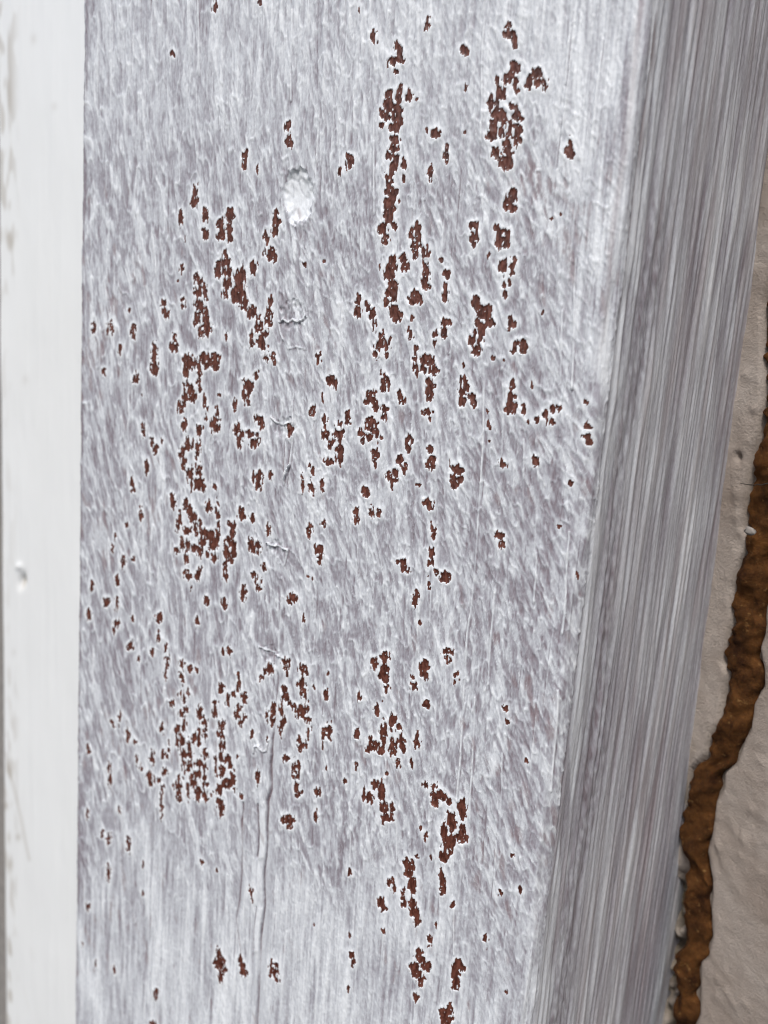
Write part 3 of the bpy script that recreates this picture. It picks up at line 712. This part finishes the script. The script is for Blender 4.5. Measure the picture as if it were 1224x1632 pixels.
# ------------------------------------------------------------------ white board beside the post
REC = 0.026                                         # it lies this far behind the post's front
bl = to_plane_y(1, 816, REC)[0] * 1000
br = 6.0
BS = 0.45
bz_t = to_plane_y(0, 0, REC + 0.02)[2] * 1000 + 14; bz_b = to_plane_y(0, 1632, REC + 0.02)[2] * 1000 - 14
bprof = []
R0 = 1.2
for t in np.linspace(14, R0, 4):
    bprof.append((bl, t, -1, 0))
for a in np.linspace(0, math.pi / 2, 7)[1:-1]:
    bprof.append((bl + R0 - R0 * math.cos(a), R0 - R0 * math.sin(a), -math.cos(a), -math.sin(a)))
nb0 = len(bprof)
for x in np.arange(bl + R0, br, BS):
    bprof.append((x, 0, 0, -1))
bprof = np.array(bprof)
bz = np.arange(bz_t, bz_b, -BS)
bsh = (len(bz), len(bprof))
BP = np.zeros((*bsh, 3)); BP[..., 0] = bprof[None, :, 0] / 1000; BP[..., 1] = bprof[None, :, 1] / 1000 + REC; BP[..., 2] = bz[:, None] / 1000
bpx, bpy_ = project(BP)
g1 = fnoise(bsh, (BS, BS), (0.9, 14), 0, 201); g2 = fnoise(bsh, (BS, BS), (4, 12), 0, 202); g3 = fnoise(bsh, (BS, BS), (0.9, 3.0), 0, 203); g4 = fnoise(bsh, (BS, BS), (1.2, 3.5), 25, 204)
BH = 0.035 * g1 + 0.06 * g2 + 0.012 * g3
stain = np.zeros(bsh)
edge_d = bpx - 9
stain += 0.5 * sstep(26, 4, edge_d) * sstep(0.1, 1.3, g3 + 0.4 * g2) * np.clip(sstep(600, 200, bpy_) + sstep(1000, 1250, bpy_) + 0.25, 0, 1)


def blob(x, y, a, b, tilt=0):
    c, s = math.cos(tilt), math.sin(tilt)
    ex, ey = bpx - x, bpy_ - y
    return np.exp(-((ex * c + ey * s) / a) ** 2 - ((-ex * s + ey * c) / b) ** 2)


nick = blob(35, 926, 5, 11, 0.15); BH -= 1.3 * nick; BH += 0.5 * blob(31, 903, 5, 6)
stain += 0.9 * blob(36, 928, 3.5, 10, 0.15)
for (x, y, a, b, s_) in ((14, 1335, 3, 9, .45), (29, 1334, 4, 6, .5), (17, 1377, 3.5, 12, .6), (9, 1284, 3, 6, .6), (18, 385, 5, 14, .3), (53, 62, 5, 9, .22), (87, 170, 5, 7, .18), (40, 605, 5, 8, .15), (22, 1040, 4, 6, .15), (10, 375, 4, 12, .35), (15, 150, 5, 40, .2)):
    stain += s_ * blob(x, y, a, b)
sc_pts = [(9, 1200), (17, 1235), (25, 1265), (33, 1300), (40, 1340), (47, 1370)]
dmin = np.full(bsh, 1e9)
for (a, b) in zip(sc_pts[:-1], sc_pts[1:]):
    a, b = np.array(a, float), np.array(b, float); d = b - a
    t = np.clip(((bpx - a[0]) * d[0] + (bpy_ - a[1]) * d[1]) / d.dot(d), 0, 1)
    dmin = np.minimum(dmin, np.hypot(bpx - a[0] - t * d[0], bpy_ - a[1] - t * d[1]))
stain += 0.35 * np.exp(-(dmin / 2.5) ** 2)
stain += 0.18 * sstep(1.0, 2.0, g4) * sstep(1440, 1540, bpy_) * sstep(70, 20, bpx)
BH[:, :nb0 - 5] = 0
bn = np.zeros((1, bsh[1], 3)); bn[0, :, 0] = bprof[:, 2]; bn[0, :, 1] = bprof[:, 3]
BV = (BP + bn * BH[..., None] / 1000).reshape(-1, 3)
link('white_board', mesh_from('white_board', BV, grid_quads(*bsh, flip=True), {'stain': np.clip(stain, 0, 1).ravel()}, MAT_WHITE),
     label='smooth clean white painted board along the left, behind the speckled post', category='board')

# the dim grey panel that board is fixed to
import bmesh
bm = bmesh.new()
x_r = (bl + 9) / 1000; x_l = x_r - 0.09
for (dx, dy) in ((0, 0),):
    vs = [bm.verts.new(c) for c in ((x_l, REC + .014, bz_b / 1000), (x_r, REC + .014, bz_b / 1000), (x_r, REC + .014, bz_t / 1000), (x_l, REC + .014, bz_t / 1000),
                                    (x_l, REC + .034, bz_b / 1000), (x_r, REC + .034, bz_b / 1000), (x_r, REC + .034, bz_t / 1000), (x_l, REC + .034, bz_t / 1000))]
    for f in ((0, 1, 2, 3), (4, 7, 6, 5), (0, 4, 5, 1), (1, 5, 6, 2), (2, 6, 7, 3), (3, 7, 4, 0)):
        bm.faces.new([vs[i] for i in f])
bmesh.ops.bevel(bm, geom=bm.edges[:], offset=0.001, segments=2, affect='EDGES')
me = bpy.data.meshes.new('grey_panel'); bm.to_mesh(me); bm.free()
me.materials.append(plain('weathered_grey_paint', (0.30, 0.28, 0.26), 0.7))
link('grey_panel', me, label='dim grey panel glimpsed past the white board at the far left edge', category='panel')

# ------------------------------------------------------------------ plaster wall behind the post
sp0 = np.array([p0[0] / 1000, p0[1] / 1000, 0.0]); sn3 = np.array([snor[0], snor[1], 0.0])
wa = to_plane(1188, 544, sp0, sn3); wb = to_plane(1046, 1628, sp0, sn3)      # the wall meets the side along this line
wu = unit(wb - wa)                                   # runs down the wall
wx = unit(np.array([1.0, -0.62, 0.0])); wx = unit(wx - wu * wx.dot(wu))  # turned towards the viewer to keep sky light off the side face
wnv = np.cross(wx, wu); wnv = wnv if wnv[1] < 0 else -wnv    # faces the viewer
print('wall depth', wa, wb)
WS = 0.55
wt = np.arange(-110, 285, WS); wsx = np.concatenate([np.arange(-6, 50, WS), np.arange(50, 230, 4.0)])  # far columns, out of view, added to block sky and bounce warm light
wsh = (len(wt), len(wsx))
WP = wa + (wu[None, None, :] * wt[:, None, None] + wx[None, None, :] * wsx[None, :, None]) / 1000
wpx, wpy = project(WP)
LEFT = [(330, 1262), (480, 1219), (640, 1222), (685, 1215), (728, 1201), (808, 1188), (840, 1186), (862, 1193), (899, 1182), (936, 1169), (985, 1168), (1031, 1158), (1053, 1152), (1075, 1162), (1105, 1152), (1149, 1148), (1169, 1138), (1203, 1126), (1227, 1104), (1300, 1084), (1364, 1087), (1385, 1095), (1412, 1093), (1449, 1091), (1465, 1093), (1505, 1093), (1514, 1077), (1544, 1074), (1584, 1079), (1605, 1069), (1632, 1079), (1700, 1062)]
RIGHT = [(330, 1330), (480, 1285), (640, 1270), (728, 1258), (850, 1244), (900, 1232), (945, 1224), (972, 1217), (1009, 1215), (1034, 1207), (1058, 1212), (1095, 1213), (1122, 1197), (1161, 1193), (1181, 1182), (1218, 1170), (1232, 1151), (1256, 1150), (1277, 1138), (1298, 1136), (1327, 1132), (1359, 1124), (1399, 1132), (1420, 1132), (1454, 1130), (1486, 1134), (1525, 1127), (1533, 1115), (1571, 1114), (1616, 1114), (1640, 1104), (1700, 1098)]
Ly, Lx = zip(*LEFT); Ry, Rx = zip(*RIGHT)
el = np.interp(wpy, Ly, Lx); er = np.interp(wpy, Ry, Rx)
W1 = fnoise(wsh, (WS, WS), (2.2, 2.8), 20, 301); W2 = fnoise(wsh, (WS, WS), (0.8, 1.0), 0, 302); W3 = fnoise(wsh, (WS, WS), (9, 12), 0, 303); W4 = fnoise(wsh, (WS, WS), (1.3, 2.4), 30, 304)
WH = 0.05 * W1 + 0.06 * W2 + 0.2 * W3 + 0.22 * np.clip(W2 - 1.6, 0, 1) - 0.40 * np.clip(-W4 - 2.2, 0, 1)
rightside = sstep(-4, 8, wpx - er)
WH += 0.5 * rightside                                  # render stands proud beyond the filled joint
leftside = sstep(4, -4, wpx - el)
WH += 0.8 * leftside * sstep(1420, 1180, wpy)
gap = leftside * sstep(1370, 1440, wpy)
WH -= 5.0 * gap * (1 + 0.25 * W2)
WH -= 1.2 * (1 - rightside) * (1 - leftside)
WH -= 1.8 * np.exp(-((wpx - 1182) / 4) ** 2 - ((wpy - 728) / 7) ** 2)
WV = (WP + wnv * WH[..., None] / 1000).reshape(-1, 3)
dirt = np.clip(0.75 * gap * np.clip(0.8 + 0.4 * W2, 0, 1) + 0.3 * (1 - rightside) * (1 - leftside) + 0.25 * leftside * sstep(1000, 1250, wpy) * np.clip(W1, 0, 1), 0, 1)
wq = grid_quads(*wsh)
link('plaster_wall', mesh_from('plaster_wall', WV, wq, {'dirt': dirt.ravel()}, MAT_PLASTER),
     label='rough beige plaster wall at the right edge, behind the post', category='wall')

# brown foam squeezed out of the joint
fy = np.arange(331, 1699, 2.2)
smo = np.exp(-(np.arange(-6, 7) / 2.6) ** 2); smo /= smo.sum()
fl = np.convolve(np.pad(np.interp(fy, Ly, Lx), 6, mode='edge'), smo, 'valid'); fr_ = np.convolve(np.pad(np.interp(fy, Ry, Rx), 6, mode='edge'), smo, 'valid')
nc = 25
rngl = np.random.default_rng(5)
FP = np.zeros((len(fy), nc, 3))
fsh = (len(fy), nc)
N1 = fnoise(fsh, (1, 1), (5, 8), 0, 401); N2 = fnoise(fsh, (1, 1), (1.6, 3.5), 0, 402); N3 = fnoise(fsh, (1, 1), (8, 4), 0, 403)
e1 = fnoise(fsh, (1, 1), (50, 2.4), 0, 404)[:, 0]; e2 = fnoise(fsh, (1, 1), (50, 5), 0, 405)[:, 0]
for i, y in enumerate(fy):
    a = to_plane(fl[i] + 2 + 2.2 * e1[i], y, wa, wnv); b = to_plane(fr_[i] - 2 + 3.4 * e2[i], y, wa, wnv)
    wid = np.linalg.norm(b - a)
    for j in range(nc):
        t = j / (nc - 1)
        ang = math.pi * t
        hgt = max(math.sin(ang), 0) ** 0.4
        up = (1.0 * hgt + (0.42 * N1[i, j] + 0.20 * N2[i, j]) * hgt - 2.2 * (1 - hgt)) / 1000
        FP[i, j] = a + (b - a) * (0.5 - 0.5 * math.cos(ang)) + wnv * up
q = grid_quads(*fsh)
link('foam_bead', mesh_from('foam_bead', FP.reshape(-1, 3), q, {}, MAT_FOAM),
     label='lumpy brown foam bead filling the joint between post and plaster wall', category='foam')


# a stray fibre and a plaster flake caught on the foam
def tube(name, pts, rad, mat, **props):
    pts = np.array(pts); n = len(pts); k = 6
    vv = []
    for i, p in enumerate(pts):
        t = unit(pts[min(i + 1, n - 1)] - pts[max(i - 1, 0)])
        u = unit(np.cross(t, [0.1, 1, 0.2])); w = np.cross(t, u)
        r = rad * (0.5 + 0.5 * math.sin(math.pi * (i + 0.6) / n))
        vv += [p + r * (u * math.cos(a) + w * math.sin(a)) for a in np.linspace(0, 2 * math.pi, k, endpoint=False)]
    qq = [(i * k + j, i * k + (j + 1) % k, (i + 1) * k + (j + 1) % k, (i + 1) * k + j) for i in range(n - 1) for j in range(k)]
    return link(name, mesh_from(name, np.array(vv), np.array(qq), {}, mat), **props)


up3 = wa + wnv * 0.0032
tube('fibre', [to_plane(x, y, up3, wnv) + wnv * 0.0006 * math.sin(x * 0.13) for x, y in ((1181, 770), (1190, 772.5), (1199, 773.5), (1207, 772), (1216, 773), (1226, 770), (1236, 771))],
     0.00012, plain('dark_fibre', (0.03, 0.022, 0.016)), label='thin dark fibre lying across the brown foam bead', category='fibre')
bm = bmesh.new()
bmesh.ops.create_icosphere(bm, subdivisions=2, radius=1)
rg = np.random.default_rng(8)
c0 = to_plane(1196, 846, up3, wnv)
for v in bm.verts:
    p = np.array(v.co); p = p * (1 + 0.25 * rg.standard_normal())
    v.co = Vector(c0 + (wx * p[0] * 1.1 + wu * p[1] * 0.7 + wnv * p[2] * 0.4) / 1000)
for f in bm.faces:
    f.smooth = True
me = bpy.data.meshes.new('plaster_flake'); bm.to_mesh(me); bm.free(); me.materials.append(plain('chalky_plaster', (0.30, 0.275, 0.25), 0.85))
link('plaster_flake', me, label='small pale plaster flake stuck to the brown foam below the fibre', category='flake')
